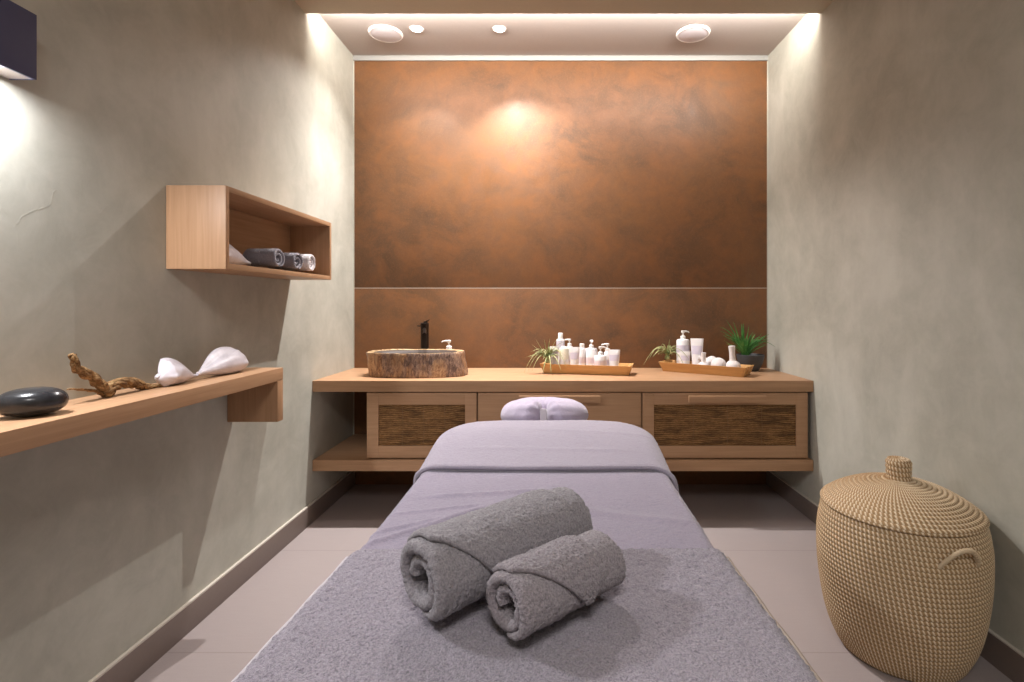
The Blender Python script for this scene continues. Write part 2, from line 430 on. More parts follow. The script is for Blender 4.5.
# ------------------------------------------------------------------ counter
CT, CF = .775, 2.905
def fit(o):
    for v_ in o.data.vertices:
        if v_.co.x > 1.3: v_.co.x += xr(v_.co.y)-.002-(XR0+.004)
    return o
tag(fit(boxo('worktop', (XL+.001, XR0+.004, CF, YB-.0105, .714, CT), M['oak_x'], bev=.0015)), 'long light oak worktop spanning the back wall under the rust panels', 'worktop')
tag(fit(boxo('lower_shelf', (XL+.001, XR0+.004, CF, YB-.0105, .275, .335), M['oak_x'], bev=.0015)), 'long low oak shelf board beneath the drawer cabinets', 'shelf')
XB = [-1.067, -.449, .466, 1.393]
def cabinet(x0, x1, label, woven):
    t = thing('drawer_cabinet', label, 'cabinet', ((x0+x1)/2, CF+.3, .3355))
    bm = bmesh.new()
    g = .0015; zb, zt = .3358, .7135; yf = CF+.035; w = .018
    box(bm, x0+g, x0+g+w, yf, YB-.02, zb, zt); box(bm, x1-g-w, x1-g, yf, YB-.02, zb, zt)
    box(bm, x0+g+w, x1-g-w, yf, YB-.02, zb, zb+w); box(bm, x0+g+w, x1-g-w, yf, YB-.02, zt-w, zt)
    box(bm, x0+g+w, x1-g-w, YB-.03, YB-.02, zb+w, zt-w)
    finish('carcass', bm, M['oak_z'], t)
    return t
def framed_front(t, x0, x1, handle):
    z0, z1 = .345, .706; y0 = CF+.014; y1 = CF+.034; s = .064; st, sb = .066, .066
    a, b2 = x0+.004, x1-.004
    bm = bmesh.new()
    box(bm, a, a+s, y0, y1, z0, z1, .001); box(bm, b2-s, b2, y0, y1, z0, z1, .001)
    box(bm, a+s, b2-s, y0, y1, z0, z0+sb, .001); box(bm, a+s, b2-s, y0, y1, z1-st, z1, .001)
    f = finish('drawer_front', bm, M['oak_x'], t)
    # woven mat with real row relief
    V = []; F = []; nx, nz = 150, 60
    wx0, wx1, wz0, wz1 = a+s-.002, b2-s+.002, z0+sb-.002, z1-st+.002
    for j in range(nz+1):
        for i in range(nx+1):
            x = wx0+(wx1-wx0)*i/nx; z = wz0+(wz1-wz0)*j/nz
            h = .003*abs(sin(z*150+2*noise.noise(Vector((x*6, 0, z*6)))))*(.6+.8*abs(noise.noise(Vector((x*60, 3, z*110)))))
            V.append((x, y1-.009-h, z))
    for j in range(nz):
        for i in range(nx):
            q = j*(nx+1)+i; F.append((q, q+1, q+nx+2, q+nx+1))
    n0 = len(V); V += [(wx0, y1, wz0), (wx1, y1, wz0), (wx1, y1, wz1), (wx0, y1, wz1)]; F.append((n0, n0+3, n0+2, n0+1))
    w = fv('woven_panel', V, F, M['woven'], f)
    for k in (.28, .52, .76):
        bm = bmesh.new(); xx = wx0+(wx1-wx0)*k
        tube(bm, [(xx+.002*sin(z*40), y1-.0135, z) for z in [wz0+.002+(wz1-wz0-.004)*i/12 for i in range(13)]], .0009, 6)
        finish('binding_thread', bm, M['basket'], w)
    if handle: add_handle(f, (x0+x1)/2-(.0), handle, z1)
    return f
def add_handle(f, xc, w, z1):
    bm = bmesh.new(); box(bm, xc-w/2, xc+w/2, CF-.032, CF-.018, z1-.046, z1-.010, .0015)
    box(bm, xc-w/2+.03, xc-w/2+.05, CF-.018, CF+.0145, z1-.036, z1-.02); box(bm, xc+w/2-.05, xc+w/2-.03, CF-.018, CF+.0145, z1-.036, z1-.02)
    finish('handle', bm, M['oak_x'], f)
c = cabinet(XB[0], XB[1], 'oak cabinet with woven front and no handle, under the log basin', True); framed_front(c, XB[0], XB[1], 0)
c = cabinet(XB[1], XB[2], 'middle oak cabinet with two plain stacked drawers behind the massage table', False)
bm = bmesh.new(); box(bm, XB[1]+.004, XB[2]-.004, CF+.014, CF+.034, .5285, .706, .001); f = finish('drawer_front', bm, M['oak_x'], c); add_handle(f, .008, .445, .706)
bm = bmesh.new(); box(bm, XB[1]+.004, XB[2]-.004, CF+.014, CF+.034, .345, .5255, .001); finish('drawer_front', bm, M['oak_x'], c)
c = cabinet(XB[2], XB[3], 'right oak cabinet with woven front and long wooden bar handle', True); framed_front(c, XB[2], XB[3], .425)

# ------------------------------------------------------------------ log basin
def basin():
    H_ = 0; t = thing('log_basin', 'rough petrified wood log wash basin standing on the left of the worktop', 'basin', (-.858, 3.17, CT))
    seg = 160; H = .140
    def out(a, k):
        c, s = cos(a), sin(a)
        r = 1/((abs(c)/.290)**2.6+(abs(s)/.165)**2.6)**(1/2.6)
        p = Vector((c*2, s*2, 0))
        r *= 1+.035*noise.noise(p*1.4)+.022*noise.noise(p*5+Vector((0,0,k*.7)))+.016*noise.noise(Vector((c*9, s*9, k*.4)))
        x, y = r*c, r*s
        # leaning sides: right side flares out to the foot, left side leans in
        x += (.022*(1-k) if c > 0 else 0)*abs(c) + (.020*(1-k) if c < 0 else 0)*abs(c)
        return x, y
    rings = []; bm = bmesh.new()
    ks = [0, .03, .1, .2, .3, .4, .5, .6, .7, .8, .9, .96, 1.0]
    for k in ks:
        rr = []
        ins = 1-(.012 if k in (0, 1.0) else 0)
        for i in range(seg):
            a = 2*PI*i/seg; x, y = out(a, k)
            b = .005*noise.noise(Vector((cos(a)*26, sin(a)*26, k*2.2)))+.003*noise.noise(Vector((cos(a)*60, sin(a)*60, k*6)))
            q = Vector((x, y)); q = q*(ins+b/q.length)
            top = .003*noise.noise(Vector((cos(a)*2, sin(a)*2, 7)))*k
            rr.append(bm.verts.new((q.x-.858, q.y+3.17, CT+.0005+H*k+top)))
        rings.append(rr)
    for A, B in zip(rings, rings[1:]):
        for i in range(seg): bm.faces.new((A[i], A[(i+1)%seg], B[(i+1)%seg], B[i]))
    bm.faces.new(rings[0][::-1])
    finish('log_body', bm, M['petrified'], t)
    outer = [v.co.copy() for v in rings[-1]] if False else None
    # polished rim and hollow
    bm = bmesh.new(); R = []
    for (s, dz) in ((1.0, -.0005), (.985, .0), (.93, .0), (.90, -.003), (.86, -.018), (.78, -.055), (.6, -.095), (.3, -.11), (.05, -.112)):
        rr = []
        for i in range(seg):
            a = 2*PI*i/seg; x, y = out(a, 1.0)
            top = .003*noise.noise(Vector((cos(a)*2, sin(a)*2, 7)))
            w = sstep(.93, .86, s)
            ex, ey = .235*cos(a)*(s/.86 if s < .86 else 1), .115*sin(a)*(s/.86 if s < .86 else 1)
            bx, by = x*.988*s, y*.988*s
            rr.append(bm.verts.new((bx*(1-w)+ex*w-.858, by*(1-w)+ey*w+3.17, CT+.0005+H+top*(1-w)+dz)))
        R.append(rr)
    for A, B in zip(R, R[1:]):
        for i in range(seg): bm.faces.new((A[i], A[(i+1)%seg], B[(i+1)%seg], B[i]))
    bm.faces.new(R[-1])
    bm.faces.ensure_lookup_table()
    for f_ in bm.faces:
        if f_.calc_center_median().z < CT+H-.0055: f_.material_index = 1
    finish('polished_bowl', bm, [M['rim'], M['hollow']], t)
    bm = bmesh.new(); lathe(bm, [(0, .004), (.018, .003), (.022, 0)], -.858, 3.17, CT+.0335, 24); finish('drain', bm, M['drain'], t)
basin()
t = thing('tap', 'tall dark bronze column tap behind the log basin', 'tap', (-.862, 3.395, CT))
x, y = -.862, 3.395
bm = bmesh.new(); lathe(bm, [(0, 0), (.032, 0), (.032, .006), (.0265, .010), (.0252, .012), (.0252, .285), (.0262, .287), (.0262, .300), (.020, .303), (0, .303)], x, y, CT+.0005, 32); finish('column', bm, M['black_metal'], t)
bm = bmesh.new(); tube(bm, [(x, y-.01, CT+.265), (x+.014, y-.06, CT+.255), (x+.030, y-.125, CT+.236)], .011, 14); finish('spout', bm, M['black_metal'], t)
bm = bmesh.new(); lathe(bm, [(0, 0), (.013, 0), (.013, .010), (0, .012)], x+.006, y, CT+.304, 20)
tube(bm, [(x+.006, y, CT+.311), (x+.025, y-.01, CT+.319), (x+.034, y-.018, CT+.324)], .0035, 8); finish('lever', bm, M['black_metal'], t)
bm = bmesh.new(); tube(bm, [(x-.02, y, CT+.282), (x-.048, y, CT+.284)], .004, 8); finish('side_pin', bm, M['black_metal'], t)

# ------------------------------------------------------------------ bottles and tubes
def pump_parts(t, x, y, z, ang, s=1.0, mat=None):
    mat = mat or M['cap_white']
    bm = bmesh.new(); lathe(bm, [(0, 0), (.014*s, 0), (.014*s, .014*s), (.010*s, .018*s), (.0045*s, .019*s), (.0045*s, .034*s)], x, y, z, 20); c = finish('pump_collar', bm, mat, t)
    bm = bmesh.new(); lathe(bm, [(0, .034*s), (.0095*s, .034*s), (.0105*s, .044*s), (.008*s, .046*s), (0, .046*s)], x, y, z, 20)
    d = Vector((cos(ang), sin(ang), 0)); p = Vector((x, y, z+.041*s))
    tube(bm, [p, p+d*.018*s+Vector((0,0,.001)), p+d*.032*s-Vector((0,0,.002*s)), p+d*.036*s-Vector((0,0,.006*s))], [.0055*s, .0045*s, .0035*s, .003*s], 10)
    finish('pump_head', bm, mat, t)
def bottle(x, y, z, r, h, label, kind='pump', ang=PI, s=1, body='bottle_white', band='label_grey', bands=(.35, .6), group=None, cat='bottle'):
    t = thing('pump_bottle' if kind == 'pump' else 'cosmetic_bottle', label, cat, (x, y, z), group=group)
    sh = min(.25*r+.004, .012)
    bm = bmesh.new(); lathe(bm, [(0, 0), (r-.003, 0), (r, .003), (r, h-sh), (r*.88, h-sh*.3), (.35*r+.004, h), (0, h)], x, y, z, 32); finish('bottle_body', bm, M[body], t)
    bm = bmesh.new(); lathe(bm, [(r+.0004, h*bands[0]), (r+.0004, h*bands[1])], x, y, z, 32)
    finish('paper_label', bm, M[band], t)
    if kind == 'pump': pump_parts(t, x, y, z+h, ang, s)
    else:
        bm = bmesh.new(); lathe(bm, [(0, 0), (.35*r+.006, 0), (.35*r+.006, .024*s), (.35*r+.004, .026*s), (0, .026*s)], x, y, z+h, 24); finish('cap', bm, M['cap_white'], t)
    return t
def tube_pack(x, y, z, w, h, label, rz=0, body='bottle_white', band='label_grey'):
    t = thing('cosmetic_tube', label, 'tube', (x, y, z))
    bm = bmesh.new(); seg = 32; R = []
    for k in range(9):
        f = k/8; zz = z+.018+(h-.018)*f
        a = w*(.36+.14*f); b = w*.30*(1-f)**.7+.0015
        R.append([bm.verts.new((x+(a*cos(q))*cos(rz)-(b*sin(q))*sin(rz), y+(a*cos(q))*sin(rz)+(b*sin(q))*cos(rz), zz)) for q in [2*PI*i/seg for i in range(seg)]])
    for A, B in zip(R, R[1:]):
        for i in range(seg): bm.faces.new((A[i], A[(i+1)%seg], B[(i+1)%seg], B[i]))
    bm.faces.new(R[0][::-1]); bm.faces.new(R[-1]); finish('tube_body', bm, M[body], t)
    bm = bmesh.new(); lathe(bm, [(0, 0), (.30*w, 0), (.31*w, .002), (.31*w, .016), (.28*w, .0178), (0, .0178)], x, y, z, 28, 1, .9); finish('cap', bm, M['cap_white'], t)
    bm = bmesh.new(); R = []
    for f in (.45, .52, .6, .68, .75):
        zz = z+.018+(h-.018)*f; a = (w*(.36+.14*f))*1.004+.0003; b = w*.30*(1-f)**.7+.0021
        R.append([bm.verts.new((x+(a*cos(q))*cos(rz)-(b*sin(q))*sin(rz), y+(a*cos(q))*sin(rz)+(b*sin(q))*cos(rz), zz)) for q in [PI+.5+(PI-1)*i/12 for i in range(13)]])
    for A, B in zip(R, R[1:]):
        for i in range(12): bm.faces.new((A[i], A[i+1], B[i+1], B[i]))
    finish('print', bm, M[band], t)
    return t
# pump behind the basin
bottle(-.703, 3.385, CT+.0005, .030, .132, 'white soap pump bottle peeking out behind the right rim of the log basin', ang=PI, s=1.3, bands=(.2, .6))

# ------------------------------------------------------------------ trays
def tray(cx, cy, rz, L, D, label):
    t = thing('wooden_tray', label, 'tray', (cx, cy, CT+.0005), rz)
    H = .058; fl = .022; w = .012
    def ring(l, d, z): return [(-l/2, -d/2, z), (l/2, -d/2, z), (l/2, d/2, z), (-l/2, d/2, z)]
    bm = bmesh.new()
    rs = [ring(L-2*fl, D-2*fl, 0), ring(L, D, H), ring(L-2*w, D-2*w, H), ring(L-2*fl-2*w, D-2*fl-2*w, .011)]
    R = [[bm.verts.new(p) for p in r] for r in rs]
    for A, B in zip(R, R[1:]):
        for i in range(4): bm.faces.new((A[i], A[(i+1)%4], B[(i+1)%4], B[i]))
    bm.faces.new(R[0][::-1]); bm.faces.new(R[-1])
    bmesh.ops.bevel(bm, geom=list(bm.edges), offset=.0012, segments=2, affect='EDGES')
    finish('tray_body', bm, M['bamboo'], t, world=False)
    # end blocks with cut grooves: two vertical slots per end leave three lugs
    for s in (1, -1):
        bm = bmesh.new()
        for (a, b) in ((-.5, -.27), (-.15, .15), (.27, .5)):
            xa0, xa1 = (L-2*fl)/2+.0005, (L-2*fl)/2+.012
            y0, y1 = a*(D-2*fl)*.98, b*(D-2*fl)*.98; Y0, Y1 = a*D*.98, b*D*.98
            V = [(xa0, y0, 0), (xa1, y0, 0), (xa1, y1, 0), (xa0, y1, 0), (xa0+fl, Y0, H+.002), (xa1+fl, Y0, H+.002), (xa1+fl, Y1, H+.002), (xa0+fl, Y1, H+.002)]
            vs = [bm.verts.new((p[0]*s, p[1], p[2])) for p in V]
            for q in ((0,3,2,1),(4,5,6,7),(0,1,5,4),(1,2,6,5),(2,3,7,6),(3,0,4,7)): bm.faces.new([vs[i] for i in q])
        bmesh.ops.recalc_face_normals(bm, faces=bm.faces)
        bmesh.ops.bevel(bm, geom=list(bm.edges), offset=.001, segments=1, affect='EDGES')
        finish('end_piece', bm, M['bamboo'], t, world=False)
        bm = bmesh.new(); xa0, xa1 = (L-2*fl)/2+.0003, (L-2*fl)/2+.004
        V = [(xa0, -D*.33, .002), (xa1, -D*.33, .002), (xa1, D*.33, .002), (xa0, D*.33, .002), (xa0+fl-.001, -D*.44, H), (xa1+fl-.001, -D*.44, H), (xa1+fl-.001, D*.44, H), (xa0+fl-.001, D*.44, H)]
        vs = [bm.verts.new((p[0]*s, p[1], p[2])) for p in V]
        for q in ((0,3,2,1),(4,5,6,7),(0,1,5,4),(1,2,6,5),(2,3,7,6),(3,0,4,7)): bm.faces.new([vs[i] for i in q])
        finish('slot_shade', bm, M['bamboo_dark'], t, world=False)  # dark sheet behind the lugs stands in for shade in the slots
tray(.178, 3.222, math.radians(-13), .535, .165, 'long wooden tray holding a row of bottles and tubes, left of the other tray')
tray(.905, 3.232, math.radians(-35), .520, .170, 'angled wooden tray holding herbal compresses, near the right wall')
TZ = CT+.0125
def on1(u, v):   # tray-1 local -> world
    a = math.radians(-13); return .178+u*cos(a)-v*sin(a), 3.222+u*sin(a)+v*cos(a)
def on2(u, v):
    a = math.radians(-35); return .905+u*cos(a)-v*sin(a), 3.232+u*sin(a)+v*cos(a)
def fx(px, v, on, cu, aa):
    # u so that the point lies on the ray of photo column px
    lo, hi = -.4, .4
    for _ in range(40):
        mid = (lo+hi)/2; X, Y = on(mid, v)
        if 558+X*525/Y < px: lo = mid
        else: hi = mid
    return on(lo, v)
p = fx(560.5, .038, on1, 0, 0); bottle(p[0], p[1], TZ, .026, .195, 'tallest white bottle with lilac label at the left of the bottle tray', 'cap', s=1.4, bands=(.55, .93))
p = fx(554.5, -.030, on1, 0, 0); tube_pack(p[0], p[1], TZ, .056, .152, 'white tube at far left front of the bottle tray, behind air plant leaves')
p = fx(564.0, -.006, on1, 0, 0); bottle(p[0], p[1], TZ, .029, .143, 'cream coloured bottle just in front of the tallest bottle', 'cap', s=.3, body='bottle_cream', bands=(.3, .5), band='bottle_white')
p = fx(569.5, .042, on1, 0, 0); bottle(p[0], p[1], TZ, .022, .150, 'small white pump bottle right of the tallest bottle, nozzle turned left', ang=PI, s=.95)
p = fx(574.5, -.034, on1, 0, 0); tube_pack(p[0], p[1], TZ, .066, .150, 'white tube with lilac print second from left in front of the tray')
p = fx(582.0, .018, on1, 0, 0); bottle(p[0], p[1], TZ, .026, .143, 'slim capped white bottle in the middle of the bottle tray', 'cap', s=.95, band='label_pink')
p = fx(591.5, .020, on1, 0, 0); bottle(p[0], p[1], TZ, .036, .143, 'white pump bottle in the middle of the tray with its nozzle facing front', ang=-PI/2+.1, s=1.05, band='label_pink')
p = fx(600.5, -.028, on1, 0, 0); bottle(p[0], p[1], TZ, .037, .105, 'low wide white pump bottle in front of the tray, nozzle turned right', ang=0, s=1.1, band='label_pink', bands=(.2, .7))
p = fx(607.5, .030, on1, 0, 0); bottle(p[0], p[1], TZ, .022, .122, 'white pump bottle partly behind the last tube, nozzle turned left', ang=PI, s=1.05)
p = fx(614.2, -.028, on1, 0, 0); tube_pack(p[0], p[1], TZ, .072, .138, 'white tube with grey print at the right end of the bottle tray', rz=-.15)
p = fx(683.0, .034, on2, 0, 0); bottle(p[0], p[1], TZ, .041, .190, 'large white pump bottle at the back of the compress tray', ang=.2, s=1.15, bands=(.55, .8))
p = fx(685.0, -.042, on2, 0, 0); tube_pack(p[0], p[1], TZ, .070, .118, 'short white tube in front of the large pump bottle')
p = fx(697.0, .034, on2, 0, 0); tube_pack(p[0], p[1], TZ, .080, .196, 'tall white tube with lilac print beside the large pump bottle', rz=-.25)
def compress(x, y, z, r, hh, tilt, az, label):
    t = thing('herbal_compress', label, 'massage compress', (x, y, z), group='herbal compresses')
    M4 = Matrix.Translation((x, y, z+r*.80)) @ Matrix.Rotation(az, 4, 'Z') @ Matrix.Rotation(tilt, 4, 'Y')
    bm = bmesh.new()
    prof = [(0, -r*.80), (r*.5, -r*.76), (r*.8, -r*.55), (r*.97, -r*.2), (r, .05*r), (r*.9, r*.4), (r*.7, r*.62), (r*.52, r*.76), (r*.34, r*.9)]
    lathe(bm, prof, seg=40)
    for v_ in bm.verts:
        a = atan2(v_.co.y, v_.co.x); f = max(0, v_.co.z/r)
        v_.co.xy = v_.co.xy*(1+.05*f*cos(a*11)); 
    bm.transform(M4); b_ = finish('cloth_ball', bm, M['cotton'], t)
    bm = bmesh.new(); q = .30
    lathe(bm, [(r*.40, r*.72), (r*.34, r*1.0), (r*.38, r*1.04), (r*.36, r+hh*.5), (r*.40, r+hh*.8), (r*.43, r+hh), (r*.36, r+hh*1.03), (0, r+hh*.99)], seg=28)
    bm.transform(M4); finish('handle', bm, M['cotton'], t)
    bm = bmesh.new(); tube(bm, [(r*.37*cos(a), r*.37*sin(a), r*(.90+.012*a)) for a in [i*PI/8 for i in range(33)]], .0018, 6)
    bm.transform(M4); finish('binding_string', bm, M['cap_white'], t)
p = fx(703.5, -.040, on2, 0, 0); compress(p[0], p[1], TZ, .036, .050, 0, 0, 'small white herbal compress with upright handle beside the tall tube')
p = fx(711.5, .036, on2, 0, 0); compress(p[0], p[1], TZ+.016, .042, .040, 1.25, 2.6, 'white herbal compress lying on its side behind the round one')
p = fx(718.5, -.028, on2, 0, 0); compress(p[0], p[1], TZ+.010, .045, .035, 1.9, 1.1, 'plump round white herbal compress in the middle of the tray, handle away')
p = fx(733.0, -.002, on2, 0, 0); compress(p[0], p[1], TZ, .046, .078, -.06, 0, 'white herbal compress with a tall upright handle at the right tray end')

# ------------------------------------------------------------------ plants
def blade(bm, base, tip, arch, w, n=12, sag=0, side=None):
    base = Vector(base); tip = Vector(tip); pts = []
    for i in range(n+1):
        f = i/n; p = base.lerp(tip, f); p.z += arch*4*f*(1-f)*(1-.25*f); pts.append(p)
    rad = [w*(.55+.45*min(1, i/n*4))*(1-(i/n))**.7+.0004 for i in range(n+1)]
    tube(bm, pts, rad, 6, flat=.42)
t = thing('potted_plant', 'spiky green plant in a dark grey bowl in the right worktop corner', 'plant', (1.225, 3.345, CT))
px_, py_ = 1.225, 3.345
bm = bmesh.new(); lathe(bm, [(0, 0), (.048, 0), (.052, .004), (.075, .05), (.084, .085), (.086, .102), (.082, .104), (.079, .100), (.077, .088)], px_, py_, CT+.0005, 40); finish('pot', bm, M['pot'], t)
bm = bmesh.new(); lathe(bm, [(0, .091), (.05, .092), (.0775, .088)], px_, py_, CT+.0005, 32); finish('soil', bm, M['soil'], t)
bm = bmesh.new(); base = Vector((1.185, 3.335, CT+.093))
tips = [((1.025, 3.33, 1.03), .04), ((1.04, 3.30, 1.00), .03), ((1.03, 3.36, 1.055), .05), ((1.072, 3.34, 1.095), .03), ((1.112, 3.33, 1.088), .02), ((1.10, 3.36, 1.06), .03),
        ((1.165, 3.30, 1.080), .0), ((1.175, 3.36, 1.075), .0), ((1.215, 3.34, 1.065), .0), ((1.225, 3.30, 1.025), .02), ((1.25, 3.32, 1.01), .03), ((1.345, 3.33, 1.010), .03), ((1.375, 3.31, .925), .075),
        ((1.33, 3.37, .985), .05), ((1.30, 3.28, .975), .05), ((1.36, 3.38, .96), .06), ((1.06, 3.37, 1.00), .05), ((1.14, 3.26, 1.02), .03), ((1.20, 3.27, 1.01), .02)]
for (tp, ar) in tips:
    blade(bm, base+Vector((random.uniform(-.014, .014), random.uniform(-.014, .014), 0)), tp, ar, .0105)
for k in range(46):
    a = random.uniform(0, 2*PI); R_ = random.uniform(.05, .14); h = random.uniform(.08, .18)
    tp = Vector((base.x+R_*cos(a)*1.1+.01, min(3.46, base.y+R_*sin(a)*.7), base.z+h*(1-.25*R_/.14)))
    blade(bm, base+Vector((random.uniform(-.018, .018), random.uniform(-.018, .018), 0)), tp, random.uniform(0, .03), random.uniform(.0045, .007))
finish('leaves', bm, M['leaf'], t, angle=None)
def airplant(c, tips, nrand, spread, label, seed, ymax=3.47):
    rnd = random.Random(seed)
    t = thing('air_plant', label, 'plant', c, group='air plants beside the trays')
    bm = bmesh.new(); lathe(bm, [(0, 0), (.010, .001), (.018, .010), (.017, .022), (.009, .034), (0, .037)], *c, 20); finish('bulb', bm, M['airleaf'], t)
    b0 = Vector(c)+Vector((0, 0, .024)); bm = bmesh.new()
    for tp, ar in tips: blade(bm, b0+Vector((rnd.uniform(-.008,.008), rnd.uniform(-.008,.008), rnd.uniform(-.006,.008))), tp, ar, .0055, 14)
    for k in range(nrand):
        a = rnd.uniform(0, 2*PI); R_ = rnd.uniform(.05, spread)
        tp = Vector((b0.x+R_*cos(a)-.012, min(ymax, b0.y+R_*sin(a)*.7), b0.z+rnd.uniform(-.005, .075)*(1.2-R_/spread*.7)))
        blade(bm, b0, tp, rnd.uniform(.02, .06), rnd.uniform(.0032, .0050), 14)
    finish('leaves', bm, M['airleaf'], t, angle=None)
airplant((-.062, 3.215, CT+.062), [((-.205, 3.17, .785), .085), ((-.195, 3.21, .81), .08), ((-.18, 3.15, .80), .07), ((-.155, 3.14, .80), .06), ((-.16, 3.2, .955), .0), ((-.135, 3.2, .985), .0), ((-.085, 3.2, .985), .0), ((-.05, 3.18, .99), .0), ((.00, 3.2, 1.0), .01), ((.05, 3.1, .82), .095), ((.02, 3.1, .80), .06), ((-.04, 3.08, .79), .05), ((-.09, 3.07, .79), .05), ((.045, 3.2, .97), .03)], 46, .13,
         'pale green air plant with drooping leaves at the left end of the bottle tray', 3)
airplant((.705, 3.385, CT+.063), [((.545, 3.37, .80), .085), ((.56, 3.36, .83), .08), ((.575, 3.34, .84), .075), ((.60, 3.33, .86), .05), ((.66, 3.33, .95), .02), ((.71, 3.34, .975), .01), ((.76, 3.3, .93), .03), ((.80, 3.21, .86), .07), ((.77, 3.22, .83), .06)], 46, .12,
         'pale green air plant behind the left end of the compress tray', 5)

# ------------------------------------------------------------------ wall box shelf
def place(o, **kw): return o
t = thing('wall_box_shelf', 'open-fronted oak box shelf mounted high on the left wall', 'shelf', (XL, 2.245, 1.32))
bx0, bx1, by0, by1, bz0, bz1, w = XL+.001, -1.152, 1.82, 2.67, 1.322, 1.612, .02
boxo('side_panel', (bx0, bx1, by0, by0+w, bz0, bz1), M['oak_z'], t); boxo('side_panel', (bx0, bx1, by1-w, by1, bz0, bz1), M['oak_z'], t)
boxo('top_panel', (bx0, bx1, by0+w, by1-w, bz1-w, bz1), M['oak_y'], t); boxo('bottom_panel', (bx0, bx1, by0+w, by1-w, bz0, bz0+w), M['oak_y'], t)
boxo('back_panel', (bx0, bx0+.008, by0+w, by1-w, bz0+w, bz1-w), M['oak_y'], t)
# floating shelf
SZ = .934
t = thing('floating_shelf', 'long thick oak shelf running along the left wall', 'shelf', (XL, 1.1, .72))
boxo('shelf_board', (XL+.001, -1.152, -.2, 2.2, SZ-.051, SZ), M['oak_y'], t)
boxo('end_panel', (XL+.001, -1.152, 2.157, 2.2, .715, SZ-.0512), M['oak_z'], t)
boxo('end_panel', (XL+.001, -1.152, -.2, -.157, .715, SZ-.0512), M['oak_z'], t)

# stone
V = []; F = []; nu, nv = 48, 28
for j in range(nv+1):
    ph = -PI/2+PI*j/nv
    for i in range(nu):
        th = 2*PI*i/nu; c_, s_ = cos(ph), sin(ph)
        e = lambda v, p: math.copysign(abs(v)**p, v)
        x, y, z = .064*e(c_, .85)*cos(th), .054*e(c_, .85)*sin(th), .0335*e(s_, .85)
        k = 1+.03*noise.noise(Vector((x*14, y*14, z*14+3)))
        a = math.radians(45)
        V.append((-1.252+(x*cos(a)-y*sin(a))*k, 1.25+(x*sin(a)+y*cos(a))*k, SZ+.0335+z*k))
for j in range(nv):
    for i in range(nu): F.append((j*nu+i, j*nu+(i+1)%nu, (j+1)*nu+(i+1)%nu, (j+1)*nu+i))
mn = min(v[2] for v in V); V = [(v[0], v[1], v[2]-mn+SZ+.0003) for v in V]
tag(fv('river_stone', V, F, M['stone']), 'large smooth polished black stone on the left shelf', 'stone')

# driftwood
t = thing('driftwood_branch', 'twisted brown driftwood branch lying on the left shelf beside the black stone', 'branch', (-1.29, 1.5, SZ))
dx = -1.285
def strand(path, r0, r1, k, tw, off, ph):
    P = smooth_path(path, 10); n = len(P); out = []; rad = []
    for i, p in enumerate(P):
        tt = (P[min(i+1, n-1)]-P[max(i-1, 0)]).normalized(); a = tt.cross(Vector((1, 0, 0))).normalized(); b = tt.cross(a)
        f = i/(n-1); an = ph+tw*f
        wv = off*(1-.35*f)
        q = p+a*cos(an)*wv+b*sin(an)*wv+Vector((noise.noise(p*60+Vector((k,0,0))), noise.noise(p*60+Vector((0,k,5))), noise.noise(p*60+Vector((5,0,k)))))*.005
        r = r0+(r1-r0)*f; r *= 1+.35*noise.noise(p*90+Vector((k*3, 0, 0)))
        q.z = max(q.z, SZ+r*.95+.0005); q.x = max(q.x, XL+r+.002)
        out.append(q); rad.append(max(.0012, r))
    return out, rad
arm = [(dx, 1.505, .935), (dx, 1.479, .969), (dx, 1.442, 1.003), (dx-.003, 1.408, 1.024), (dx, 1.396, 1.045), (dx+.004, 1.386, 1.066)]
tail = [(dx, 1.487, .945), (dx, 1.53, .968), (dx, 1.59, .960), (dx, 1.635, .940), (dx+.005, 1.668, .932), (dx+.012, 1.70, .945), (dx+.018, 1.722, .956)]
bm = bmesh.new()
for k in range(4):
    o_, r_ = strand(arm, .0095, .0042, k, 9, .0075, k*PI/2); tube(bm, o_, r_, 10)
finish('raised_branch', bm, M['drift'], t, angle=None)
bm = bmesh.new()
for k in range(5):
    o_, r_ = strand(tail, .0085, .0035, k+7, 13, .0095, k*2*PI/5); tube(bm, o_, r_, 10)
o_, r_ = strand([(dx, 1.50, .97), (dx, 1.55, .978), (dx, 1.60, .972)], .006, .004, 3, 2, .002, 0); tube(bm, o_, r_, 8)
finish('twisted_root', bm, M['drift'], t, angle=None)
bm = bmesh.new()
for k in range(2):
    o_, r_ = strand([(dx, 1.50, .938), (dx, 1.462, .958), (dx, 1.43, .966), (dx, 1.374, .978)], .0055, .0018, k+20, 3, .002, k*PI); tube(bm, o_, r_, 8)
finish('thin_twig', bm, M['drift'], t, angle=None)

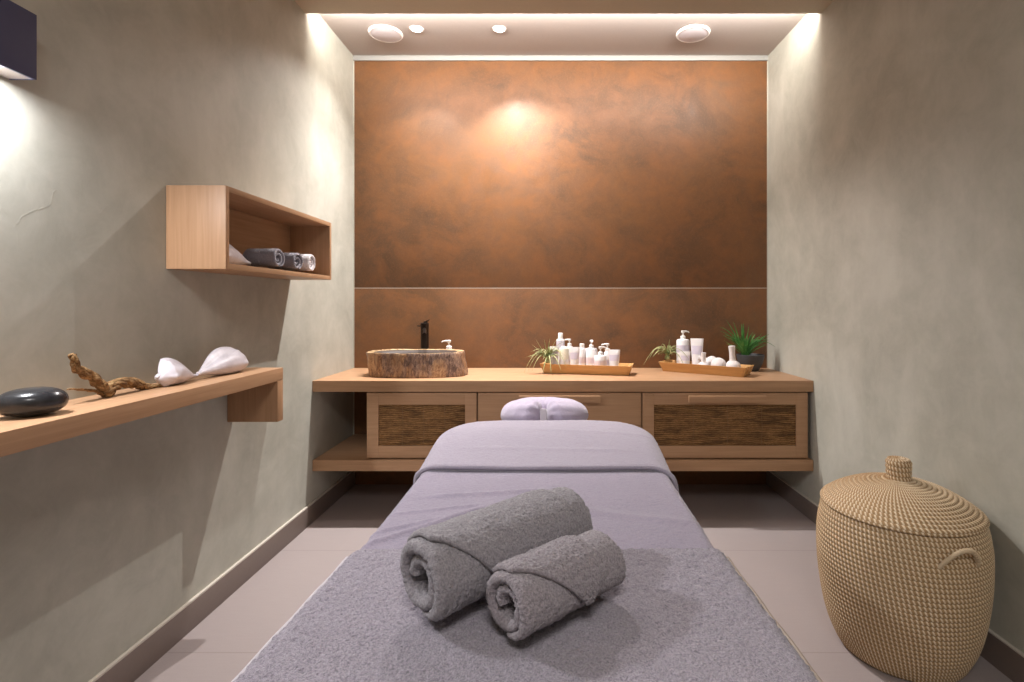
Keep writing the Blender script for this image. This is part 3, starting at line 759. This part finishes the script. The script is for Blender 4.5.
# sea shells
def shell(name, loc, L, R, rz, lip, label, tilt=0, knobs=.10, turns=2.3, mir=1):
    """rolled volute: tip (siphon) at local +X, blunt crown with a low spire at -X, flaring lip"""
    V = []; F = []; nu, nt = 150, 44; T = turns*2*PI; k = .17
    for i in range(nu+1):
        u = T*i/nu; g = exp(k*(u-T)); ang = lip-mir*(T-u)
        fl = sstep(T-.40, T, u)
        for j in range(nt+1):
            t_ = j/nt                       # 0 crown .. 1 tip
            pr = min(1, (t_/.16+.02))**.55*(1-.88*sstep(.15, 1.02, t_)**1.7)
            sh = exp(-((t_-.16)/.09)**2)
            rho = R*pr*g*(1+knobs*sh*max(0, cos(u*4.5))**2+.03*noise.noise(Vector((cos(ang)*2, sin(ang)*2, t_*5+L*30))))
            rho += R*.45*fl*sin(PI*min(1, t_*1.08))**.7
            x = (.5-t_)*L*-1 - .10*L*(1-g)*(1-t_)**2
            V.append(Vector((x, rho*cos(ang), rho*sin(ang)*.92)))
    m_ = nt+1
    for i in range(nu):
        for j in range(nt): F.append((i*m_+j, i*m_+j+1, (i+1)*m_+j+1, (i+1)*m_+j))
    Rm = Matrix.Rotation(rz, 4, 'Z') @ Matrix.Rotation(tilt, 4, 'Y')
    W = [Rm @ v for v in V]; mn = min(w_.z for w_ in W)
    W = [w_+Vector((loc[0], loc[1], loc[2]-mn+.0004)) for w_ in W]
    o = fv(name, W, F, M['shell'])
    sm = o.modifiers.new('thickness', 'SOLIDIFY'); sm.thickness = .0028; sm.offset = 0
    print(name, 'bbox', [round(min(w_[i] for w_ in W), 3) for i in range(3)], [round(max(w_[i] for w_ in W), 3) for i in range(3)])
    tag(o, label, 'seashell', 'white seashells')
    return o
shell('seashell', (-1.268, 1.752, SZ), .170, .050, PI/2, 1.25, 'smaller white seashell next to the end of the driftwood branch', .12, .20, mir=-1)
shell('seashell', (-1.262, 1.965, SZ), .262, .058, -PI/2, 1.9, 'larger white seashell near the far end of the long left shelf', .06, .10, mir=1)
shell('seashell', (-1.250, 2.004, bz0+w), .25, .058, PI/2, 1.25, 'white seashell inside the wall box, half hidden by its near side panel', .06, .14, mir=-1)

# ------------------------------------------------------------------ rolled towels
def roll(name, L, R, t, rin, mat, loc, rz, flap=None, step=.0022, fuzz=.0024, gap=.0015, squash=.92, ph0=0.0, big=.002, flap_t=None):
    """spiral rolled towel; axis on local +X (x=0 is the near end), resting at z=0."""
    pitch = t+gap; turns = (R-t/2-rin)/pitch
    TH = turns*2*PI; ss = []; th = 0
    while th < TH:
        ss.append(th); r = rin+pitch*th/(2*PI); th += step/max(r, .008)
    ss.append(TH); n = len(ss)
    na = max(12, int(L/step)); ne = 5
    V = []; 
    seed = Vector((3, loc[0]*9, loc[1]*9))
    def ringpts(i):
        th = ss[i]; r = rin+pitch*th/(2*PI); ang = ph0-(TH-th)      # ends at ph0
        # thin the sheet at both its ends
        endf = min(1, (TH-th)*r/.055+.06); endf = endf**.75
        r -= (1-endf)*pitch*.55
        loop = []
        tel = .010*(1-th/TH) + .004*noise.noise(Vector((cos(ang), sin(ang), th*.4))+seed)
        h = t/2*endf
        for k in range(na+1): loop.append((k/na*L, h, 1))
        for k in range(1, ne): q = PI*k/ne; loop.append((L+h*.8*sin(q), h*cos(q), 0))
        for k in range(na+1): loop.append(((1-k/na)*L, -h, -1))
        for k in range(1, ne): q = PI*k/ne; loop.append((-h*.8*sin(q), -h*cos(q), 0))
        out = []
        for (a, dr, side) in loop:
            aa = a + (tel if a < L*.5 else -tel)*(1-abs(1-2*min(1, max(0, a/L)))*0)
            rr = r+dr
            outer = th > TH-2*PI+.001
            p = Vector((aa, rr*cos(ang), rr*sin(ang)*squash))
            nrm = Vector((0, cos(ang), sin(ang)))*(1 if dr >= 0 else -1)
            if side == 0: nrm = (nrm*abs(dr)/max(h, 1e-4)+Vector((1 if a > 0 else -1, 0, 0))).normalized()
            q = p+Vector((loc[0], loc[1], 0))
            f = fuzz*(1.0*noise.noise(q*410)+.65*noise.noise(q*190+Vector((3,3,3)))) + big*noise.noise(q*28+seed)
            p += nrm*f
            # slight barrel
            out.append(p)
        return out
    m_ = None
    for i in range(n):
        o_ = ringpts(i); m_ = len(o_); V += o_
    F = []
    for i in range(n-1):
        for j in range(m_): F.append((i*m_+j, (i+1)*m_+j, (i+1)*m_+(j+1)%m_, i*m_+(j+1)%m_))
    F.append(tuple(range(m_))); F.append(tuple((n-1)*m_+j for j in range(m_-1, -1, -1)))
    # rest flat: compress the underside
    zmin = -R*squash
    W = []
    for p in V:
        z = p.z-zmin
        if z < .010: z = .0012+max(0, z)*.88
        W.append(Vector((p.x, p.y, z)))
    Rm = Matrix.Rotation(rz, 4, 'Z')
    me_o = fv(name, [Rm @ p for p in W], F, mat)
    me_o.location = loc
    if flap:
        th0, th1, a0, a1, at, ft = flap
        V = []; F = []; ns, nw, ne_ = 110, 90, 6; lp = None
        for i in range(ns+1):
            s_ = -.45+1.45*i/ns; sc = max(0, s_); ang = th0+(th1-th0)*s_
            lo = a0+(at-a0)*sc+.05*sin(PI*sc)*(at-a0); hi = a1+(at-a1)*sc**2.8
            endt = sqrt(max(0, min(1, (1-s_)/.05))); mid = (lo+hi)/2
            hw = max(.0008/L, (hi-lo)/2); hb = ft*(.25+.75*endt)
            loop = []
            for k in range(nw+1): loop.append((lo+(hi-lo)*k/nw, hb, 1))
            for k in range(1, ne_): q = PI*k/ne_; loop.append((hi+ft*.5*sin(q)/L, hb/2+hb/2*cos(q), .4))
            for k in range(nw+1): loop.append((hi-(hi-lo)*k/nw, -.002, 0))
            for k in range(1, ne_): q = PI*k/ne_; loop.append((lo-ft*.5*sin(q)/L, hb/2-hb/2*cos(q), .4))
            for (a, h, w_) in loop:
                rr = R-max(0, pitch*(ph0-ang)/(2*PI))+h
                p = Vector((a*L, rr*cos(ang), rr*sin(ang)*squash)); q = p+Vector((loc[0], loc[1], 0))
                nn = Vector((0, cos(ang), sin(ang)))
                base_big = big*noise.noise(Vector((a*L, R*cos(ang), R*sin(ang)*squash))*28+Vector((loc[0], loc[1], 0))*28+seed)
                p += nn*(base_big+w_*fuzz*(noise.noise(q*410+Vector((5,5,5)))+.65*noise.noise(q*190)))
                z = p.z-zmin
                if z < .010: z = .0012+max(0, z)*.88
                V.append(Rm @ Vector((p.x, p.y, z)))
            lp = len(loop)
        for i in range(ns):
            for j in range(lp): F.append((i*lp+j, (i+1)*lp+j, (i+1)*lp+(j+1)%lp, i*lp+(j+1)%lp))
        F.append(tuple(range(lp))); F.append(tuple(ns*lp+j for j in range(lp-1, -1, -1)))
        fv('folded_flap', V, F, mat, me_o, world=False)
    return me_o
# ------------------------------------------------------------------ massage table and cloths
TX, TY, TA, TB, TR = -.042, 1.20, .373, .83, .13     # centre, half sizes, corner radius
TT = .700
def sdf(x, y, A=TA, B=TB, R=TR):
    qx, qy = abs(x-TX)-A+R, abs(y-TY)-B+R
    ox, oy = max(qx, 0), max(qy, 0)
    d = sqrt(ox*ox+oy*oy)+min(max(qx, qy), 0)-R
    if qx > 0 and qy > 0: L = sqrt(ox*ox+oy*oy) or 1; n = (ox/L, oy/L)
    elif qx > qy: n = (1, 0)
    else: n = (0, 1)
    return d, n[0]*(1 if x > TX else -1), n[1]*(1 if y > TY else -1)
t = thing('massage_table', 'padded massage table in the middle of the room, hidden under lilac towels', 'massage table', (TX, TY, 0))
def rrect_slab(name, z0, z1, A, B, R, mat, rr=.015):
    bm = bmesh.new(); rings = []; n = 18
    def outline(inset):
        pts = []
        for (sx, sy, a0) in ((1, 1, 0), (-1, 1, PI/2), (-1, -1, PI), (1, -1, 3*PI/2)):
            for k in range(n+1):
                a = a0+PI/2*k/n; pts.append((TX+sx*(A-R)+(R-inset)*cos(a), TY+sy*(B-R)+(R-inset)*sin(a)))
        return pts
    for z, ins in ((z0, rr), (z0+rr*.3, rr*.3), (z0+rr, 0), (z1-rr, 0), (z1-rr*.3, rr*.3), (z1, rr)):
        rings.append([bm.verts.new((x, y, z)) for x, y in outline(ins)])
    N = len(rings[0])
    for a, b in zip(rings, rings[1:]):
        for i in range(N): bm.faces.new((a[i], a[(i+1)%N], b[(i+1)%N], b[i]))
    bm.faces.new(rings[0][::-1]); bm.faces.new(rings[-1])
    return finish(name, bm, mat, t)
rrect_slab('cushion', .625, TT-.018, TA-.012, TB-.012, TR-.01, M['cushion'])
rrect_slab('underframe', .585, .6245, TA-.03, TB-.03, TR-.01, M['oak_y'], .004)
for sx in (-1, 1):
    for sy in (-1, 1):
        bm = bmesh.new(); lx, ly = TX+sx*.29, TY+sy*.66
        box(bm, lx-.022, lx+.022, ly-.022, ly+.022, .0, .5845, .003)
        finish('leg', bm, M['oak_z'], t)
bm = bmesh.new()
for sx in (-.035, .035): tube(bm, [(TX+sx-.02, 1.93, .61), (TX+sx-.02, 2.2, .66), (TX+sx-.02, 2.30, .700)], .008, 10)
finish('cradle_arm', bm, M['steel'], t)

VSH = {}
def widen(y): return 1+.045*max(0, min(1, (1.07-y)/.4))
def cloth(name, u0, u1, v0, v1, step, zfn, hang_mat, rr, off, fuzz, wav, thick, label, cat, seed=0, A=TA, B=TB, R=TR, edge_wob=.003, group=None, zmin=None):
    nu, nv = max(2, int((u1-u0)/step)), max(2, int((v1-v0)/step))
    V = []; F = []
    for j in range(nv+1):
        for i in range(nu+1):
            u = u0+(u1-u0)*i/nu; v = v0+(v1-v0)*j/nv
            # slightly wandering cloth edges
            ew = edge_wob*noise.noise(Vector((u*5, seed, 0)))
            if j in (0, nv): v_ = v+ew
            else: v_ = v+ew*(1-min(j, nv-j)/nv*2)
            if name in VSH: v_ += VSH[name](u)*(1-j/nv)
            d, nx, ny = sdf(u, v_, A, B, R)
            s = d+rr
            if s <= 0: x, y, dz, nrm = u, v_, 0, Vector((0, 0, 1))
            elif s < rr*PI/2:
                a = s/rr; o_ = rr*sin(a)-rr; x, y = u+nx*(o_-d), v_+ny*(o_-d); dz = -rr*(1-cos(a)); nrm = Vector((nx*sin(a), ny*sin(a), cos(a)))
            else:
                dn = s-rr*PI/2; per = (u*ny*1.0 if abs(ny) > abs(nx) else v_)
                w_ = wav*min(1, dn/.12)*(sin(per*26+seed)+.6*sin(per*49+seed*2+1)) + wav*1.0*min(1, dn/.1)
                x, y = u+nx*(w_-d), v_+ny*(w_-d); dz = -rr-dn; nrm = Vector((nx, ny, 0))
            ztop = zfn(min(max(x, TX-A), TX+A), y)
            p = Vector((x+nx*off*(1 if s > 0 else 0)*min(1, max(0, s)/(rr)), y+ny*off*(1 if s > 0 else 0)*min(1, max(0, s)/(rr)), ztop+dz))
            f = fuzz*(noise.noise(p*260+Vector((seed, 0, 0)))+.9*noise.noise(p*120+Vector((0, seed, 0))))
            p += nrm*f
            if name == 'terry_towel': p.x = TX+(p.x-TX)*widen(p.y)
            V.append(p)
    for j in range(nv):
        for i in range(nu): q = j*(nu+1)+i; F.append((q, q+1, q+nu+2, q+nu+1))
    o = fv(name, V, F, hang_mat)
    sm = o.modifiers.new('thickness', 'SOLIDIFY'); sm.thickness = thick; sm.offset = -1
    tag(o, label, cat, group); return o
def ridge(x, y, ax, ay, bx_, by_, w, h):
    vx, vy = bx_-ax, by_-ay; L = sqrt(vx*vx+vy*vy); t_ = ((x-ax)*vx+(y-ay)*vy)/(L*L)
    dd = abs((x-ax)*vy-(y-ay)*vx)/L
    e = max(0, 1-max(0, -t_, t_-1)*6)
    return h*exp(-(dd/w)**2)*e*max(0, min(1, t_*4+.4))
def zf_near(x, y): return TT+.003*noise.noise(Vector((x*4, y*4, 2)))+.006*0
def zf_far(x, y):
    z = TT-.009+.004*noise.noise(Vector((x*5, y*5, 8)))
    z += ridge(x, y, -.42, 1.09, -.20, 1.30, .010, .007)+ridge(x, y, -.42, 1.16, -.26, 1.26, .008, .005)+ridge(x, y, -.36, 1.38, -.05, 1.43, .012, .006)
    z += ridge(x, y, -.05, 1.34, .3, 1.22, .02, .004)+ridge(x, y, -.41, 1.27, -.2, 1.33, .008, .004)
    return z
def bol(y): return sstep(1.55, 1.90, y)
def zf_over(x, y):
    c = ((x-TX)/TA)**2
    z = TT+.006+.052*bol(y)*(1-.35*c*c)+.003*noise.noise(Vector((x*5, y*5, 4)))
    z += ridge(x, y, -.3, 1.72, .2, 1.70, .010, .002)+ridge(x, y, -.1, 1.86, .3, 1.83, .012, .002)
    return z
FT = .22
cloth('blanket', TX-TA-FT, TX+TA+FT, 1.05, TY+TB+.16, .0042, zf_far, M['terry_far'], .022, .004, .0012, .004, .004,
      'smooth lilac blanket creased at its left edge, over the middle of the massage table', 'blanket', 1)
cloth('terry_towel', TX-TA-FT+.01, TX+TA+FT-.01, TY-TB-.16, 1.072, .0036, zf_near, M['terry_near'], .022, .006, .0034, .003, .006,
      'large fluffy lilac grey towel spread flat over the near half of the massage table', 'towel', 2, A=TA+.004)
def osh(u): return -.075*sstep(TX+TA-.06, TX+TA+.10, u) + .012*sstep(.1, .4, abs(u-TX))
VSH['folded_sheet'] = osh
nt = [o for o in C.objects if o.name == 'terry_towel'][0]
for sx_, mt in ((-1, 'hem'), (1, 'cushion')):
    bm = bmesh.new(); ea = TA+.004+.0075; pp = []
    for k in range(31):
        yy = TY-TB+TR+k*(1.066-(TY-TB+TR))/30
        pp.append((TX+sx_*(ea+.001*sin(k*.9))*widen(yy), yy, TT-.0165+.0012*noise.noise(Vector((k*.3, 0, 0)))))
    tube(bm, pp, .0042, 8)
    finish('edge_piping', bm, M[mt], nt)
ov = cloth('folded_sheet', TX-TA-.072, TX+TA+.095, 1.596, TY+TB+.15, .0045, zf_over, M['terry_over'], .045, .020, .0010, .004, .010,
      'folded lilac towel draped across the head end of the massage table', 'towel', 3)

# fold hem: two rounded layers along the near edge of the overlay
bm = bmesh.new()
hp = []
for i in range(121):
    u = TX-TA-.070+(2*TA+.163)*i/120
    d, nx, ny = sdf(u, 1.591); rr = .045; s = d+rr
    if s <= 0: x, dz = u, 0
    elif s < rr*PI/2: x, dz = u+nx*(rr*sin(s/rr)-rr-d), -rr*(1-cos(s/rr))
    else: x, dz = u+nx*(-d), -rr-(s-rr*PI/2)
    xx = x+nx*.020*min(1, max(0, s)/rr)
    hp.append((xx, 1.595+osh(u)+.003*noise.noise(Vector((u*5, 3, 0))), zf_over(min(max(x, TX-TA), TX+TA), 1.591)+dz-.006))
tube(bm, hp, .0075, 10, flat=1)
finish('hem', bm, M['terry_over'], ov)
bm = bmesh.new(); tube(bm, [(x_*1.0, y_-.006, z_-.0085) for x_, y_, z_ in hp], .0022, 8); finish('hem_piping', bm, M['terry_slate'], ov)

# face cradle with its cover
def cradle():
    t = thing('face_cradle_cover', 'plump lilac towelling cover on the face cradle at the head of the massage table', 'cushion', (-.055, 2.29, .70))
    cx, cy, cz = -.058, 2.265, .722
    for sgn in (1, -1):
        V = []; F = []; nu, nv = 70, 40
        for i in range(nu+1):
            f = i/nu; a = -PI/2+sgn*(.17+f*(PI-.17))
            taper = sqrt(max(0, min(1, (f+.02)/.10)))*.85+.15
            Rm, rt, rzz = .098, .080, .060
            for j in range(nv):
                b = 2*PI*j/nv
                wr = 1+.07*sin(b*8+f*6)*exp(-f*6)+.04*noise.noise(Vector((cos(a)*3, sin(a)*3, b)))
                r1 = Rm+rt*cos(b)*taper*wr
                lift = .016*exp(-(f*3.2)**2)+.004*sin(f*38)*exp(-f*9)
                V.append((cx+r1*cos(a)*1.06, cy+r1*sin(a)*.95, cz+rzz*sin(b)*taper*wr+lift))
        for i in range(nu):
            for j in range(nv): F.append((i*nv+j, i*nv+(j+1)%nv, (i+1)*nv+(j+1)%nv, (i+1)*nv+j))
        F.append(tuple(range(nv-1, -1, -1))); F.append(tuple(nu*nv+j for j in range(nv)))
        fv('padded_side', V, F, M['terry_lilac'], t)
    bm = bmesh.new()
    V = []
    box(bm, cx-.013, cx+.013, cy-.165, cy-.158, cz-.05, cz+.058, .002)
    finish('fastening_strap', bm, M['hem'], t)
cradle()

# rolled towels on the table
ZR = TT+.004
r1 = roll('rolled_towel', .335, .074, .021, .024, M['terry_grey'], (-.216, .816, ZR), math.radians(46),
          (math.radians(100), math.radians(236), .045, .83, .42, .011), ph0=math.radians(262))
tag(r1, 'large dark grey rolled towel lying behind the smaller roll on the massage table', 'rolled towel', 'rolled towels on the massage table')
r2 = roll('rolled_towel', .212, .059, .017, .017, M['terry_mauve'], (-.078, .768, ZR), math.radians(44),
          (math.radians(95), math.radians(203), .050, .70, .56, .010), ph0=math.radians(262))
tag(r2, 'smaller mauve grey rolled towel at the front of the massage table', 'rolled towel', 'rolled towels on the massage table')
# rolls in the wall box (axis towards the room)
BZ = bz0+w
for (y_, R_, mt, lb, rz_) in ((2.190, .052, 'terry_slate', 'slate grey rolled towel beside the seashell in the wall box', PI), (2.350, .051, 'terry_slate', 'slate grey rolled towel in the wall box, next to the white one', PI),
                        (2.478, .054, 'terry_white', 'white rolled towel at the far end of the wall box', PI+.1)):
    o = roll('rolled_towel', .125, R_, .014, .007, M[mt], (-1.165, y_, BZ+.0005), rz_, None, step=.004, fuzz=.0008, gap=.003, big=.001, ph0=math.radians(250))
    tag(o, lb, 'rolled towel', 'rolled towels in the wall box')

# ------------------------------------------------------------------ basket
def coil_lathe(prof_fn, rows, r_stitch, seg, cx, cy, sub=5, amp=.0035, flat=1, v0=0):
    """prof_fn(t) -> (r,z,nr,nz) ; rows coils"""
    V = []; F = []; UV = []
    n = rows*sub
    for i in range(n+1):
        f = i/n; r, z, nr, nz = prof_fn(f); k = (f*rows) % 1.0
        bulge = amp*(2*sqrt(max(0, k*(1-k))) - .35)
        for j in range(seg):
            a = 2*PI*j/seg
            row = floor(f*rows)
            ph = (j/seg*r_stitch + .18*(f*rows)) % 1.0
            st = .0010*max(0, cos((ph-.5)*2*PI))*(1 if 0.08 < k < .92 else 0)
            d = bulge+st
            V.append((cx+(r+nr*d)*cos(a), cy+(r+nr*d)*sin(a), z+nz*d))
    for i in range(n):
        for j in range(seg):
            F.append((i*seg+j, i*seg+(j+1)%seg, (i+1)*seg+(j+1)%seg, (i+1)*seg+j))
            u0 = j/seg*r_stitch; u1 = (j+1)/seg*r_stitch; s0 = i/n*rows; s1 = (i+1)/n*rows
            UV.append(((u0+.18*s0, s0+v0), (u1+.18*s0, s0+v0), (u1+.18*s1, s1+v0), (u0+.18*s1, s1+v0)))
    return V, F, UV
def spline_prof(pts):
    P = smooth_path([(r, 0, z) for r, z in pts], 12)
    L = [0]
    for a, b in zip(P, P[1:]): L.append(L[-1]+(b-a).length)
    def f(t):
        s = t*L[-1]
        i = 0
        lo, hi = 0, len(L)-1
        while hi-lo > 1:
            m_ = (lo+hi)//2
            if L[m_] <= s: lo = m_
            else: hi = m_
        q = (s-L[lo])/max(1e-9, L[hi]-L[lo]); p = P[lo].lerp(P[hi], q); tt = (P[hi]-P[lo]).normalized()
        return p.x, p.z, tt.z, -tt.x
    return f, L[-1]
BX, BY = 1.190, 1.834
t = thing('lidded_basket', 'tall round woven straw basket with a domed lid on the floor by the right wall', 'basket', (BX, BY, 0))
pf, Ln = spline_prof([(.170, .003), (.186, .008), (.208, .05), (.226, .1), (.241, .17), (.253, .27), (.256, .38), (.250, .44), (.243, .476), (.238, .490)])
V, F, UV = coil_lathe(pf, round(Ln/.0152), 118, 118*4, BX, BY)
n0 = len(V); seg = 118*4
V.append((BX, BY, .003)); F += [(n0, (j+1)%seg, j) for j in range(seg)]; UV += [((0,0),(0,0),(0,0))]*seg
fv('body', V, F, M['basket'], t, uv=UV)
pf, Ln = spline_prof([(.237, .4915), (.243, .496), (.240, .505), (.20, .534), (.15, .560), (.10, .576), (.06, .585), (.038, .592)])
V, F, UV = coil_lathe(pf, round(Ln/.0150), 96, 96*4, BX, BY)
lid = fv('lid', V, F, M['basket'], t, uv=UV)
pf, Ln = spline_prof([(.036, .588), (.036, .61), (.037, .648), (.033, .658), (.004, .660)])
V, F, UV = coil_lathe(pf, 6, 22, 22*5, BX, BY, amp=.004)
fv('knob', V, F, M['basket'], lid, uv=UV)
def handle(az):
    bm = bmesh.new(); pts = []
    for k in range(17):
        f = k/16; a = az+(f-.5)*.50; out = .040*sin(PI*f)**.6
        z = .405+.062*sin(PI*f)**.8; rr = .250+.004+out*.55
        pts.append((BX+rr*cos(a), BY+rr*sin(a), z))
    tube(bm, pts, .0065, 10)
    # wrapped cord: small rings
    for k in range(1, 16):
        p = Vector(pts[k]); q = Vector(pts[k+1])-Vector(pts[k-1]); q.normalize()
        a = q.cross(Vector((0,0,1))).normalized(); b = q.cross(a)
        tube(bm, [p+(a*cos(x)+b*sin(x))*.007 for x in [i*PI/5 for i in range(11)]], .0014, 5, caps=False)
    finish('handle', bm, M['cotton'] if False else M['rope'], t)
M['rope'] = plain('rope_cream', (.58, .45, .30), .8)
handle(math.radians(-85)); handle(math.radians(95))

# ------------------------------------------------------------------ camera and world
w = bpy.data.worlds.new('world'); scn.world = w; w.use_nodes = True
w.node_tree.nodes['Background'].inputs[0].default_value = (.9, .85, .8, 1); w.node_tree.nodes['Background'].inputs[1].default_value = .02
cd = bpy.data.cameras.new('camera'); cam = bpy.data.objects.new('camera', cd); C.objects.link(cam)
cam.location = (0, 0, EYE); cam.rotation_euler = (PI/2, 0, 0)
cd.sensor_width = 36; cd.lens = 525/1024*36; cd.shift_x = -46/1024; cd.shift_y = -37/1024; cd.clip_start = .02
scn.camera = cam
vs = scn.view_settings; scn.display_settings.display_device = 'sRGB'
vs.view_transform = 'Standard'; vs.look = 'None'; vs.gamma = 1; vs.use_curve_mapping = False; vs.exposure = 0.40
